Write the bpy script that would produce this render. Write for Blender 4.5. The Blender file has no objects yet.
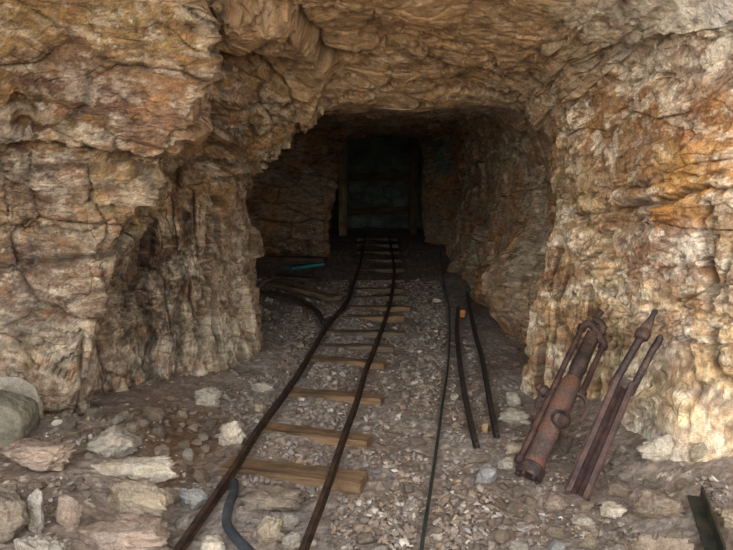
import bpy, bmesh, math, random
import numpy as np
from mathutils import Vector, Matrix
random.seed(7)
rng = np.random.default_rng(7)
SC = bpy.context.scene
COL = SC.collection

# ------------------------------------------------------------------ camera
W, H, F = 733.0, 550.0, 690.0
CAMZ, PITCH = 1.6, math.radians(9.7)
cp, sp = math.cos(PITCH), math.sin(PITCH)
cam = bpy.data.cameras.new('camera'); camo = bpy.data.objects.new('camera', cam); COL.objects.link(camo)
cam.sensor_width = 36.0; cam.lens = 36.0 * F / W; cam.clip_start = 0.05; cam.clip_end = 200
camo.location = (0, 0, CAMZ); camo.rotation_euler = (math.pi / 2 - PITCH, 0, 0)
SC.camera = camo

def ray(px, py):
    a, b = (px - W / 2) / F, (H / 2 - py) / F
    return (a, cp + b * sp, -sp + b * cp)
def P(px, py, Y):
    d = ray(px, py); t = Y / d[1]
    return (d[0] * t, Y, CAMZ + d[2] * t)
def project(v):
    x, y, z = v[..., 0], v[..., 1], v[..., 2] - CAMZ
    d = y * cp - z * sp
    d = np.maximum(d, 0.2)
    u = y * sp + z * cp
    return W / 2 + F * x / d, H / 2 - F * u / d

# ------------------------------------------------------------------ noise
def _h(ix, iy, iz, s):
    h = (ix.astype(np.uint32) * np.uint32(374761393)) ^ (iy.astype(np.uint32) * np.uint32(668265263)) ^ (iz.astype(np.uint32) * np.uint32(2246822519)) ^ np.uint32((s * 3266489917) & 0xffffffff)
    h ^= h >> np.uint32(15); h *= np.uint32(2246822519); h ^= h >> np.uint32(13); h *= np.uint32(3266489917); h ^= h >> np.uint32(16)
    return h
GR = np.array([[1,1,0],[-1,1,0],[1,-1,0],[-1,-1,0],[1,0,1],[-1,0,1],[1,0,-1],[-1,0,-1],[0,1,1],[0,-1,1],[0,1,-1],[0,-1,-1],[1,1,0],[-1,1,0],[0,-1,1],[0,-1,-1]], np.float32)
def perlin(p, seed=0):
    p = np.asarray(p, np.float32)
    i = np.floor(p).astype(np.int64); f = (p - i).astype(np.float32)
    u = f * f * f * (f * (f * 6 - 15) + 10)
    out = 0
    for dx in (0, 1):
        wx = u[:, 0] if dx else 1 - u[:, 0]
        for dy in (0, 1):
            wy = u[:, 1] if dy else 1 - u[:, 1]
            for dz in (0, 1):
                wz = u[:, 2] if dz else 1 - u[:, 2]
                g = GR[_h(i[:, 0] + dx, i[:, 1] + dy, i[:, 2] + dz, seed) & np.uint32(15)]
                out = out + wx * wy * wz * (g[:, 0] * (f[:, 0] - dx) + g[:, 1] * (f[:, 1] - dy) + g[:, 2] * (f[:, 2] - dz))
    return out
def fbm(p, scale, octv=4, seed=0, gain=0.5):
    p = np.asarray(p, np.float32) * scale
    out = 0; a = 1.0
    for k in range(octv):
        out = out + a * perlin(p + 17.3 * k, seed + k); p = p * 2.03; a *= gain
    return out
def voronoi(p, seed=0, jit=0.9):
    p = np.asarray(p, np.float32)
    i = np.floor(p).astype(np.int64)
    n = len(p)
    f1 = np.full(n, 9e9, np.float32); f2 = np.full(n, 9e9, np.float32)
    cid = np.zeros(n, np.uint32); vec = np.zeros((n, 3), np.float32)
    for dx in (-1, 0, 1):
        for dy in (-1, 0, 1):
            for dz in (-1, 0, 1):
                c = i + np.array([dx, dy, dz])
                h = _h(c[:, 0], c[:, 1], c[:, 2], seed)
                o = np.stack([(h & np.uint32(1023)), (h >> np.uint32(10)) & np.uint32(1023), (h >> np.uint32(20)) & np.uint32(1023)], 1).astype(np.float32) / 1023.0
                v = p - (c + 0.5 + (o - 0.5) * jit).astype(np.float32)
                d = np.abs(v).max(1) * 0.5 + np.sqrt((v * v).sum(1)) * 0.5
                m = d < f1
                f2 = np.where(m, f1, np.minimum(f2, d))
                f1 = np.where(m, d, f1)
                cid = np.where(m, h, cid); vec[m] = v[m]
    return f1, f2, cid, vec
def rnd(cid, k):
    z = np.zeros_like(cid)
    return _h(cid, z, z, 101 + k).astype(np.float32) / 4294967295.0
def sstep(a, b, x):
    t = np.clip((x - a) / (b - a), 0, 1); return t * t * (3 - 2 * t)

def poly_sd(px, py, poly):
    """signed distance to a polygon, positive inside"""
    d = np.full(px.shape, 1e9, np.float32); ins = np.zeros(px.shape, bool)
    n = len(poly)
    for k in range(n):
        x0, y0 = poly[k]; x1, y1 = poly[(k + 1) % n]
        ex, ey = x1 - x0, y1 - y0; L = ex * ex + ey * ey + 1e-9
        t = np.clip(((px - x0) * ex + (py - y0) * ey) / L, 0, 1)
        d = np.minimum(d, np.hypot(px - x0 - t * ex, py - y0 - t * ey))
        if y0 != y1:
            c = ((y0 > py) != (y1 > py)) & (px < (x1 - x0) * (py - y0) / (y1 - y0) + x0)
            ins ^= c
    return np.where(ins, d, -d)
def line_d(px, py, pl):
    d = np.full(px.shape, 1e9, np.float32)
    for (x0, y0), (x1, y1) in zip(pl[:-1], pl[1:]):
        ex, ey = x1 - x0, y1 - y0; L = ex * ex + ey * ey + 1e-9
        t = np.clip(((px - x0) * ex + (py - y0) * ey) / L, 0, 1)
        d = np.minimum(d, np.hypot(px - x0 - t * ex, py - y0 - t * ey))
    return d

def lin(c):
    c = np.asarray(c, np.float32) / 255.0
    return np.where(c <= 0.04045, c / 12.92, ((c + 0.055) / 1.055) ** 2.4)

# ------------------------------------------------------------------ helpers for objects
def tag(o, label=None, cat=None, group=None, kind=None):
    if label: o['label'] = label
    if cat: o['category'] = cat
    if group: o['group'] = group
    if kind: o['kind'] = kind
    return o
def empty(name, loc=(0, 0, 0)):
    o = bpy.data.objects.new(name, None); o.empty_display_size = 0.05; COL.objects.link(o); o.location = loc
    return o
def np_mesh(name, verts, faces, cols=None, smooth=True):
    me = bpy.data.meshes.new(name)
    verts = np.asarray(verts, np.float32); faces = np.asarray(faces, np.int32)
    k = faces.shape[1]
    me.vertices.add(len(verts)); me.vertices.foreach_set('co', verts.ravel())
    me.loops.add(faces.size); me.loops.foreach_set('vertex_index', faces.ravel())
    me.polygons.add(len(faces)); me.polygons.foreach_set('loop_start', np.arange(0, faces.size, k, dtype=np.int32))
    me.polygons.foreach_set('use_smooth', np.full(len(faces), smooth))
    me.update(calc_edges=True); me.validate()
    if cols is not None:
        a = me.color_attributes.new('Col', 'FLOAT_COLOR', 'POINT')
        c = np.ones((len(verts), 4), np.float32); c[:, :3] = cols
        a.data.foreach_set('color', c.ravel())
    return me
def obj(name, me, mat, parent=None):
    o = bpy.data.objects.new(name, me); COL.objects.link(o)
    if mat and not me.materials: me.materials.append(mat)
    if parent: o.parent = parent
    return o
def bm_obj(name, bm, mat, parent=None, smooth=True, autos=40):
    me = bpy.data.meshes.new(name)
    bmesh.ops.recalc_face_normals(bm, faces=bm.faces)
    for f in bm.faces: f.smooth = smooth
    if smooth:
        for e in bm.edges:
            if len(e.link_faces) == 2 and e.calc_face_angle(0) > math.radians(autos): e.smooth = False
    bm.to_mesh(me); bm.free()
    return obj(name, me, mat, parent)

def frame_axes(d, up=(0, 0, 1)):
    d = Vector(d).normalized(); u = Vector(up)
    s = d.cross(u)
    if s.length < 1e-4: s = d.cross(Vector((0, 1, 0)))
    s.normalize(); t = s.cross(d).normalized()
    return d, s, t
def sweep(bm, pts, prof, ups=None, cap=True):
    """sweep a closed 2-D profile (side, up) along points"""
    rings = []
    n = len(pts)
    for i, p in enumerate(pts):
        a = Vector(pts[max(i - 1, 0)]); b = Vector(pts[min(i + 1, n - 1)])
        d, s, t = frame_axes(b - a, ups or (0, 0, 1))
        rings.append([bm.verts.new(Vector(p) + s * x + t * y) for x, y in prof])
    m = len(prof)
    for i in range(n - 1):
        for k in range(m):
            bm.faces.new((rings[i][k], rings[i][(k + 1) % m], rings[i + 1][(k + 1) % m], rings[i + 1][k]))
    if cap:
        bm.faces.new(rings[0][::-1]); bm.faces.new(rings[-1])
def circ(r, n=12, ph=0):
    return [(r * math.cos(2 * math.pi * k / n + ph), r * math.sin(2 * math.pi * k / n + ph)) for k in range(n)]
def smooth_path(pts, per=6):
    pts = [Vector(p) for p in pts]; out = []
    for i in range(len(pts) - 1):
        p0 = pts[max(i - 1, 0)]; p1 = pts[i]; p2 = pts[i + 1]; p3 = pts[min(i + 2, len(pts) - 1)]
        for k in range(per):
            t = k / per
            out.append(0.5 * ((2 * p1) + (p2 - p0) * t + (2 * p0 - 5 * p1 + 4 * p2 - p3) * t * t + (3 * p1 - p0 - 3 * p2 + p3) * t ** 3))
    out.append(pts[-1]); return out
def tube(bm, pts, r, n=12):
    sweep(bm, pts, circ(r, n))
def lathe(bm, prof, n=24, mtx=None):
    """prof: list of (r, z) along local z"""
    M = mtx or Matrix()
    rings = []
    for r, z in prof:
        rings.append([bm.verts.new(M @ Vector((max(r, 1e-4) * math.cos(2 * math.pi * k / n), max(r, 1e-4) * math.sin(2 * math.pi * k / n), z))) for k in range(n)])
    for a, b in zip(rings[:-1], rings[1:]):
        for k in range(n): bm.faces.new((a[k], a[(k + 1) % n], b[(k + 1) % n], b[k]))
    bm.faces.new(rings[0][::-1]); bm.faces.new(rings[-1])
def box(bm, c, s, mtx=None, bev=0.0):
    M = mtx or Matrix()
    r = bmesh.ops.create_cube(bm, size=1.0, matrix=M @ Matrix.Translation(c) @ Matrix.Diagonal((s[0], s[1], s[2], 1)))
    if bev > 0:
        es = {e for v in r['verts'] for e in v.link_edges}
        bmesh.ops.bevel(bm, geom=list(es), offset=bev, segments=2, affect='EDGES')

# ------------------------------------------------------------------ materials
def new_mat(name):
    m = bpy.data.materials.new(name); m.use_nodes = True
    nt = m.node_tree; nt.nodes.clear()
    out = nt.nodes.new('ShaderNodeOutputMaterial'); b = nt.nodes.new('ShaderNodeBsdfPrincipled')
    nt.links.new(b.outputs[0], out.inputs[0])
    b.inputs['Specular IOR Level'].default_value = 0.25
    return m, nt, b
def N(nt, t, **kw):
    n = nt.nodes.new(t)
    for k, v in kw.items():
        if k in n.inputs: n.inputs[k].default_value = v
        else: setattr(n, k, v)
    return n
def ramp(nt, src, stops):
    r = nt.nodes.new('ShaderNodeValToRGB'); e = r.color_ramp.elements
    while len(e) < len(stops): e.new(0.5)
    for i, (p, c) in enumerate(stops):
        e[i].position = p; e[i].color = tuple(c) + (1,) if len(c) == 3 else c
    nt.links.new(src, r.inputs[0]); return r
def mixc(nt, a, b, fac, mode='MULTIPLY'):
    m = nt.nodes.new('ShaderNodeMix'); m.data_type = 'RGBA'; m.blend_type = mode
    if isinstance(fac, (int, float)): m.inputs[0].default_value = fac
    else: nt.links.new(fac, m.inputs[0])
    for i, s in ((6, a), (7, b)):
        if isinstance(s, (tuple, list)): m.inputs[i].default_value = tuple(s) + (1,)
        else: nt.links.new(s, m.inputs[i])
    return m.outputs[2]

def rock_material(name, base=None, bump=0.35, bscale=1.0, strength=0.5, crack=False):
    """vertex-coloured rock (base None) or a single-hue stone, with node grain and bump"""
    m, nt, b = new_mat(name)
    tc = nt.nodes.new('ShaderNodeTexCoord')
    if base is None:
        at = nt.nodes.new('ShaderNodeAttribute'); at.attribute_name = 'Col'; col = at.outputs['Color']; vec = tc.outputs['Object']
    else:
        n0 = N(nt, 'ShaderNodeTexNoise', Scale=5.0 * bscale, Detail=6.0, Roughness=0.65)
        nt.links.new(tc.outputs['Object'], n0.inputs['Vector'])
        bl = lin(base)
        r = ramp(nt, n0.outputs[0], [(0.3, bl * np.array([.42, .38, .35])), (0.44, bl * np.array([.85, .8, .74])), (0.52, bl * 1.0), (0.6, bl * np.array([1.08, 1.0, .9])), (0.7, np.minimum(bl * np.array([1.5, 1.5, 1.52]), 0.9))])
        col = r.outputs[0]; vec = tc.outputs['Object']
    n1 = N(nt, 'ShaderNodeTexNoise', Scale=28.0 * bscale, Detail=8.0, Roughness=0.7); nt.links.new(vec, n1.inputs['Vector'])
    r1 = ramp(nt, n1.outputs[0], [(0.3, (.62, .58, .55)), (0.5, (1, 1, 1)), (0.72, (1.3, 1.28, 1.25))])
    col = mixc(nt, col, r1.outputs[0], strength)
    n2 = N(nt, 'ShaderNodeTexNoise', Scale=110.0 * bscale, Detail=4.0, Roughness=0.6); nt.links.new(vec, n2.inputs['Vector'])
    r2 = ramp(nt, n2.outputs[0], [(0.32, (.7, .66, .63)), (0.5, (1, 1, 1)), (0.7, (1.22, 1.2, 1.18))])
    col = mixc(nt, col, r2.outputs[0], strength)
    if crack:
        wn = N(nt, 'ShaderNodeTexNoise', Scale=4.0, Detail=4.0); nt.links.new(vec, wn.inputs['Vector'])
        wm = mixc(nt, vec, wn.outputs['Color'], .10, 'LINEAR_LIGHT')
        cmasks = []
        for sc_, wd in (((5, 5, 10), .035), ((17, 17, 34), .05)):
            mp = nt.nodes.new('ShaderNodeMapping'); mp.inputs['Scale'].default_value = sc_; mp.inputs['Rotation'].default_value = (.2, .06, 0)
            nt.links.new(wm, mp.inputs[0])
            vo = nt.nodes.new('ShaderNodeTexVoronoi'); vo.feature = 'DISTANCE_TO_EDGE'; vo.inputs['Scale'].default_value = 1.0
            nt.links.new(mp.outputs[0], vo.inputs['Vector'])
            cm = ramp(nt, vo.outputs['Distance'], [(0.0, (.38, .33, .29) if sc_[0] < 10 else (.62, .57, .53)), (wd * .5, (.7, .66, .62) if sc_[0] < 10 else (.82, .8, .78)), (wd, (1, 1, 1))])
            brk = N(nt, 'ShaderNodeTexNoise', Scale=3.5 if sc_[0] < 10 else 6.0, Detail=3.0); nt.links.new(vec, brk.inputs['Vector'])
            bf = ramp(nt, brk.outputs[0], [(.47, (0, 0, 0)), (.62, (1, 1, 1))])
            col = mixc(nt, col, cm.outputs[0], bf.outputs[0])
    nt.links.new(col, b.inputs['Base Color'])
    b.inputs['Roughness'].default_value = 0.85
    add = N(nt, 'ShaderNodeMath', operation='ADD')
    mul = N(nt, 'ShaderNodeMath', operation='MULTIPLY'); mul.inputs[1].default_value = 0.35
    nt.links.new(n2.outputs[0], mul.inputs[0]); nt.links.new(n1.outputs[0], add.inputs[0]); nt.links.new(mul.outputs[0], add.inputs[1])
    bp = N(nt, 'ShaderNodeBump', Strength=bump, Distance=0.02 / bscale); nt.links.new(add.outputs[0], bp.inputs['Height'])
    nt.links.new(bp.outputs[0], b.inputs['Normal'])
    return m
MAT_SHELL = rock_material('mine_rock', None, bump=0.9, strength=0.95, crack=True)
MAT_ROOF = rock_material('roof_rock', None, bump=0.6, strength=0.7)
MAT_FLOOR = rock_material('mine_floor_dirt', None, bump=0.9, bscale=1.3, strength=0.7)
MAT_GRAVEL = rock_material('gravel_stone', None, bump=0.2, bscale=2.0, strength=0.4)

def metal_mat(name, dark, rust, amount=0.5, metallic=0.4, rough=0.6, scale=14.0):
    m, nt, b = new_mat(name)
    tc = nt.nodes.new('ShaderNodeTexCoord')
    n = N(nt, 'ShaderNodeTexNoise', Scale=scale, Detail=7.0, Roughness=0.7); nt.links.new(tc.outputs['Object'], n.inputs['Vector'])
    d, r_ = lin(dark), lin(rust)
    a = 0.7 - 0.4 * amount
    rp = ramp(nt, n.outputs[0], [(max(a - .14, 0), d * .7), (a - .03, d), (a + .05, r_ * .8), (min(a + .22, 1), r_)])
    n2 = N(nt, 'ShaderNodeTexNoise', Scale=90.0, Detail=4.0); nt.links.new(tc.outputs['Object'], n2.inputs['Vector'])
    r2 = ramp(nt, n2.outputs[0], [(0.35, (.6, .58, .56)), (0.55, (1, 1, 1)), (.72, (1.3, 1.25, 1.2))])
    nt.links.new(mixc(nt, rp.outputs[0], r2.outputs[0], 0.7), b.inputs['Base Color'])
    b.inputs['Metallic'].default_value = metallic; b.inputs['Roughness'].default_value = rough
    bp = N(nt, 'ShaderNodeBump', Strength=0.3, Distance=0.004); nt.links.new(n2.outputs[0], bp.inputs['Height']); nt.links.new(bp.outputs[0], b.inputs['Normal'])
    return m
def wood_mat(name, a, c, scale=1.0):
    m, nt, b = new_mat(name)
    tc = nt.nodes.new('ShaderNodeTexCoord'); mp = nt.nodes.new('ShaderNodeMapping'); mp.inputs['Scale'].default_value = (2.5, 45, 45)
    nt.links.new(tc.outputs['Object'], mp.inputs[0])
    n = N(nt, 'ShaderNodeTexNoise', Scale=1.0 * scale, Detail=6.0, Roughness=0.65, Distortion=0.4); nt.links.new(mp.outputs[0], n.inputs['Vector'])
    la, lc = lin(a), lin(c)
    rp = ramp(nt, n.outputs[0], [(.3, la * .45), (.45, la), (.65, lc), (.8, np.minimum(lc * 1.2, .9))])
    n2 = N(nt, 'ShaderNodeTexNoise', Scale=7.0, Detail=5.0); nt.links.new(tc.outputs['Object'], n2.inputs['Vector'])
    r2 = ramp(nt, n2.outputs[0], [(.35, (.5, .48, .46)), (.55, (1, 1, 1))])
    nt.links.new(mixc(nt, rp.outputs[0], r2.outputs[0], .8), b.inputs['Base Color'])
    b.inputs['Roughness'].default_value = .85
    bp = N(nt, 'ShaderNodeBump', Strength=.5, Distance=.006); nt.links.new(n.outputs[0], bp.inputs['Height']); nt.links.new(bp.outputs[0], b.inputs['Normal'])
    return m

# ------------------------------------------------------------------ rock shell (tunnel lining), lofted from cross-sections
def ring(left, ceil, right):
    out = []
    for it in list(left) + list(ceil) + list(right):
        if it[0] == 'w': out.append(it[1:])
        elif it[1] is None:
            out.append(((it[0] - W / 2) / F * (it[2] * cp + (CAMZ + .15) * sp), it[2], -0.15))
        else: out.append(P(*it))
    return out
LZ = (-.15, .45, .85, 1.2, 1.55, 1.83, 2.0)
def wl(xs, Y, zs=LZ): return [('w', x, Y, z) for x, z in zip(xs, zs)]
def wr(xs, Y, zs=LZ): return [('w', x, Y, z) for x, z in zip(xs, zs)][::-1]
def wc(xs, Y, zs): return [('w', x, Y, z) for x, z in zip(xs, zs)]
RINGS = [
 ring(wl((-3.1, -3.1, -3.1, -3.1, -3.1, -3.0, -2.7), .9, (-.15, .5, 1., 1.5, 2.1, 2.7, 3.2)), wc((-1.7, -.9, 0, .9, 1.7), .9, (3.5, 3.6, 3.6, 3.6, 3.5)), wr((2.95, 2.95, 2.95, 2.9, 2.9, 2.8, 2.5), .9, (-.15, .5, 1., 1.5, 2.1, 2.7, 3.2))),
 ring(wl((-2.75, -2.75, -2.75, -2.75, -2.7, -2.6, -2.3), 2.4, (-.15, .5, 1., 1.5, 2.0, 2.4, 2.7)), wc((-1.4, -.7, 0, .7, 1.3), 2.4, (2.75, 2.75, 2.75, 2.75, 2.72)), wr((2.1, 2.1, 2.1, 2.1, 2.1, 2.0, 1.8), 2.4, (-.15, .5, 1., 1.4, 1.8, 2.25, 2.6))),
 ring([(-90, None, 3.5), (-90, 350, 3.5), (-90, 270, 3.5), (-90, 205, 3.5), (-90, 140, 3.45), (-90, 80, 3.35), (-60, -40, 3.2)],
      [(60, -60, 3.1), (220, -60, 3.1), (366, -60, 3.1), (510, -60, 3.1), (650, -50, 3.05)],
      [(780, 10, 2.95), (790, 80, 2.95), (795, 150, 2.95), (795, 215, 2.95), (790, 280, 2.95), (780, 360, 2.95), (770, None, 2.95)]),
 ring([(30, None, 3.85), (35, 350, 3.85), (38, 270, 3.8), (40, 205, 3.75), (45, 140, 3.65), (60, 75, 3.5), (75, -10, 3.4)],
      [(150, -25, 3.4), (260, -25, 3.45), (370, -25, 3.45), (480, -25, 3.45), (590, -20, 3.4)],
      [(690, 30, 3.3), (700, 90, 3.3), (705, 150, 3.3), (705, 215, 3.3), (700, 280, 3.3), (690, 350, 3.28), (690, None, 3.12)]),
 ring([(72, None, 3.95), (90, 340, 3.9), (112, 270, 3.92), (137, 212, 3.9), (174, 150, 3.82), (199, 95, 3.7), (204, 10, 3.55)],
      [(250, 5, 3.7), (310, 5, 3.75), (390, 5, 3.75), (480, 5, 3.75), (570, 10, 3.7)],
      [(640, 40, 3.6), (650, 95, 3.6), (652, 150, 3.6), (650, 215, 3.6), (648, 280, 3.65), (645, 350, 3.66), (640, None, 3.6)]),
 ring([(80, None, 4.3), (92, 340, 4.4), (112, 275, 4.5), (134, 215, 4.5), (167, 155, 4.4), (193, 100, 4.3), (203, 15, 4.0)],
      [(250, 25, 4.0), (315, 25, 4.0), (395, 30, 4.05), (480, 30, 4.05), (560, 35, 4.0)],
      [(620, 60, 3.85), (625, 105, 3.85), (628, 155, 3.9), (628, 215, 3.9), (626, 280, 3.95), (622, 350, 4.0), (615, None, 3.95)]),
 ring([(135, None, 4.35), (137, 335, 4.7), (145, 265, 4.8), (160, 205, 4.8), (190, 155, 4.65), (215, 105, 4.5), (240, 30, 4.25)],
      [(290, 40, 4.3), (340, 50, 4.35), (400, 55, 4.4), (475, 55, 4.4), (545, 60, 4.3)],
      [(590, 85, 4.1), (600, 115, 4.1), (604, 160, 4.15), (604, 215, 4.2), (602, 280, 4.2), (600, 340, 4.2), (595, None, 4.2)]),
 ring([(195, None, 4.75), (196, 330, 4.85), (198, 260, 4.9), (202, 205, 4.9), (214, 160, 4.85), (238, 120, 4.75), (280, 65, 4.6)],
      [(325, 75, 4.7), (360, 85, 4.75), (405, 85, 4.8), (470, 82, 4.8), (525, 85, 4.7)],
      [(560, 115, 4.5), (572, 135, 4.45), (578, 165, 4.45), (577, 215, 4.4), (570, 280, 4.4), (565, 340, 4.35), (562, None, 4.35)]),
 ring([(246, None, 5.3), (239, 315, 5.25), (231, 260, 5.2), (232, 205, 5.2), (242, 165, 5.15), (262, 142, 5.1), (298, 125, 5.1)],
      [(320, 108, 5.1), (365, 107, 5.15), (410, 109, 5.2), (465, 104, 5.2), (510, 108, 5.1)],
      [(540, 128, 4.95), (551, 150, 4.9), (556, 180, 4.85), (555, 215, 4.8), (540, 260, 4.7), (532, 325, 4.6), (529, None, 4.5)]),
 ring([(264, None, 6.0), (260, 315, 5.9), (254, 260, 5.9), (250, 205, 5.9), (250, 168, 5.8), (266, 146, 5.7), (300, 128, 5.7)],
      [(322, 110, 5.8), (366, 109, 5.8), (410, 110, 5.9), (465, 107, 5.9), (515, 112, 5.7)],
      [(536, 128, 5.5), (556, 150, 5.4), (568, 185, 5.4), (566, 220, 5.4), (556, 262, 5.3), (548, 325, 5.2), (545, None, 5.1)]),
 ring(wl((-2.6, -2.6, -2.6, -2.6, -2.5, -2.3, -1.9), 6.6), wc((-.8, -.3, .2, .6, .9), 6.5, (2.06, 2.06, 2.06, 2.05, 2.04)), wr((1.45, 1.48, 1.52, 1.52, 1.46, 1.34, 1.15), 6.5)),
 ring(wl((-4.6, -4.6, -4.6, -4.6, -4.4, -4.1, -3.5), 7.6), wc((-1.4, -.5, .2, .7, 1.0), 7.6, (2.08, 2.08, 2.08, 2.07, 2.06)), wr((1.25, 1.3, 1.38, 1.42, 1.4, 1.3, 1.12), 7.6)),
 ring(wl((-4.6, -4.6, -4.6, -4.6, -4.4, -4.1, -3.5), 9.9), wc((-1.4, -.5, .2, .7, 1.0), 9.6, (2.1, 2.1, 2.1, 2.08, 2.06)), wr((1.22, 1.3, 1.4, 1.46, 1.43, 1.36, 1.24), 9.6)),
 ring(wl((-1.7, -1.7, -1.7, -1.7, -1.65, -1.5, -1.2), 10.8), wc((-.6, -.2, .3, .8, 1.05), 10.9, (2.1, 2.1, 2.1, 2.08, 2.06)), wr((1.26, 1.36, 1.46, 1.52, 1.5, 1.42, 1.28), 10.9)),
 ring(wl((-.62, -.61, -.59, -.52, -.47, -.37, -.18), 11.1, (-.15, .45, .85, 1.2, 1.55, 1.82, 1.94)), wc((.05, .3, .55, .8, 1.0), 11.2, (1.98, 2.0, 2.02, 2.0, 1.97)), wr((1.32, 1.42, 1.55, 1.58, 1.55, 1.42, 1.2), 11.6, (-.15, .45, .85, 1.2, 1.5, 1.75, 1.9))),
 ring(wl((-1.05, -1.05, -1.05, -1.05, -1., -.9, -.6), 11.8), wc((-.2, .1, .5, .8, 1.05), 11.8, (2.08, 2.1, 2.1, 2.08, 2.06)), wr((1.66, 1.7, 1.75, 1.78, 1.75, 1.66, 1.4), 12.4)),
 ring(wl((-1.05, -1.05, -1.05, -1.05, -1., -.9, -.6), 13.2), wc((-.1, .15, .4, .7, .9), 13.2, (2.08, 2.1, 2.1, 2.08, 2.06)), wr((1.12, 1.12, 1.12, 1.12, 1.12, 1.1, 1.0), 13.2)),
 ring(wl((-1.05, -1.05, -1.05, -1.05, -1., -.9, -.6), 15.9), wc((-.1, .15, .5, .8, 1.1), 15.9, (2.08, 2.1, 2.1, 2.08, 2.06)), wr((1.42, 1.42, 1.42, 1.42, 1.4, 1.32, 1.22), 15.9)),
]
NET = np.array(RINGS, np.float32)                    # (rings, 19, 3)
NR, NC = NET.shape[:2]
SEGC = [20, 30, 28, 26, 26, 26] + [26, 26, 26, 30, 30, 26] + [26, 26, 26, 28, 30, 20]
SEGC = [int(s * 1.7) for s in SEGC]
def cr(A, i, t, k):
    """blend of straight and Catmull-Rom interpolation along axis 0"""
    n = len(A)
    p0, p1, p2, p3 = A[max(i - 1, 0)], A[i], A[i + 1], A[min(i + 2, n - 1)]
    c = 0.5 * (2 * p1 + (p2 - p0) * t + (2 * p0 - 5 * p1 + 4 * p2 - p3) * t * t + (3 * p1 - p0 - 3 * p2 + p3) * t ** 3)
    return c * k + (p1 + (p2 - p1) * t) * (1 - k)
cols = []
for j in range(NC - 1):
    for q in range(SEGC[j]): cols.append(cr(NET.transpose(1, 0, 2), j, q / SEGC[j], 0.55))
cols.append(NET[:, -1])
NET2 = np.stack(cols, 1)                             # (rings, cols, 3)
RES = [12, 30, 70, 78, 90, 44, 80, 84, 100, 40, 40, 44, 46, 60, 50, 30, 34, 24]
rows = []
for i in range(NR - 1):
    n = RES[i]
    for q in range(n): rows.append(cr(NET2, i, q / n, 0.4))
rows.append(NET2[-1])
G = np.stack(rows, 0).astype(np.float32)             # (R, C, 3)
R_, C_ = G.shape[:2]
ROW0 = np.cumsum([0] + RES)
# smooth base normals
du = np.gradient(G, axis=0); dv = np.gradient(G, axis=1)
def blur(A, n, ax):
    k = np.ones(n) / n
    pad = [(0, 0)] * A.ndim; pad[ax] = (n // 2, n // 2)
    B = np.pad(A, pad, mode='edge'); cs = np.cumsum(B, axis=ax)
    z = np.zeros_like(np.take(cs, [0], ax)); cs = np.concatenate([z, cs], ax)
    L = A.shape[ax]
    return (np.take(cs, range(n, n + L), ax) - np.take(cs, range(0, L), ax)) / n
Nn = np.cross(du, dv); Nn /= np.linalg.norm(Nn, axis=2, keepdims=True) + 1e-9
Nn = blur(blur(Nn, 9, 0), 9, 1); Nn /= np.linalg.norm(Nn, axis=2, keepdims=True) + 1e-9
# orient towards the tunnel axis
mid = G.mean(1, keepdims=True); mid = blur(mid, 41, 0)
if ((mid - G) * Nn).sum() < 0: Nn = -Nn
V = G.reshape(-1, 3); NV = Nn.reshape(-1, 3)
px0, py0 = project(V)
Yd = V[:, 1]
jcol = np.tile(np.arange(C_), R_)
CL = sum(SEGC[:6]); CR = sum(SEGC[:12])
is_left = jcol < CL; is_right = jcol > CR; is_ceil = ~is_left & ~is_right

# warp for ragged edges
wpx = px0 + 9 * fbm(V, 5.0, 3, 31) + 3.5 * fbm(V, 22.0, 2, 33)
wpy = py0 + 7 * fbm(V, 5.0, 3, 41) + 3 * fbm(V, 22.0, 2, 43)
nearm = (1 - sstep(5.4, 5.7, Yd))

# bedding planes dip gently away
s_ = V[:, 0] * 0.06 + V[:, 1] * 0.2 + V[:, 2]
S = np.stack([V[:, 0], V[:, 1], s_], 1) + 0.022 * np.stack([fbm(V, 2.5, 3, 51), fbm(V, 2.5, 3, 52), 0.7 * fbm(V, 2.5, 3, 53)], 1)
# vertical foliation zone (recess left of the portal)
ribs = np.clip(sstep(-6, 10, poly_sd(wpx, wpy, [(75, 470), (78, 335), (112, 300), (140, 205), (200, 190), (225, 200), (240, 260), (268, 370), (240, 420)])), 0, 1) * nearm * is_left
ribs_r = sstep(-6, 10, poly_sd(wpx, wpy, [(528, 400), (532, 262), (556, 230), (590, 260), (606, 330), (600, 430)])) * nearm * is_right
vert = np.maximum(ribs, ribs_r)
disp = np.zeros(len(V), np.float32); crev = np.zeros(len(V), np.float32)
def blocks(Q, size, A, tilt, seed, wgt, groove=0.0, gw=.07):
    global disp, crev
    f1, f2, cid, vec = voronoi(Q / np.array(size, np.float32), seed)
    off = (rnd(cid, 0) - .5) * 2 * A
    t = np.stack([rnd(cid, 1) - .5, rnd(cid, 2) - .5, rnd(cid, 3) - .5], 1)
    d = off + (vec * t).sum(1) * 2 * tilt
    e = f2 - f1
    disp += wgt * (d - groove * np.exp(-(e / gw) ** 2))
    crev = np.maximum(crev, wgt * np.exp(-(e / (gw * .7)) ** 2) * (groove > 0) * min(1, groove / 0.012))
    return cid
hw = 1 - vert
ceilw = np.where(is_ceil, 0.5, 1.0)
shat = sstep(-.15, .3, fbm(V, 1.7, 3, 57))           # smooth slabs against shattered patches
shat = np.maximum(shat, .7 * is_right)
nr = (~is_right) * 1.0; rr = is_right * 1.0
cidA = blocks(S, (.62, .62, .27), .035, .022, 1, hw * ceilw * nr, .012)
cidB = blocks(S, (.22, .22, .10), .016, .009, 2, hw * ceilw * (.3 + .7 * shat) * nr, .010)
cidC = blocks(S, (.075, .075, .03), .006, .003, 3, (.25 + .75 * shat) * np.where(is_ceil, .4, 1) * nr, .004)
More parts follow.
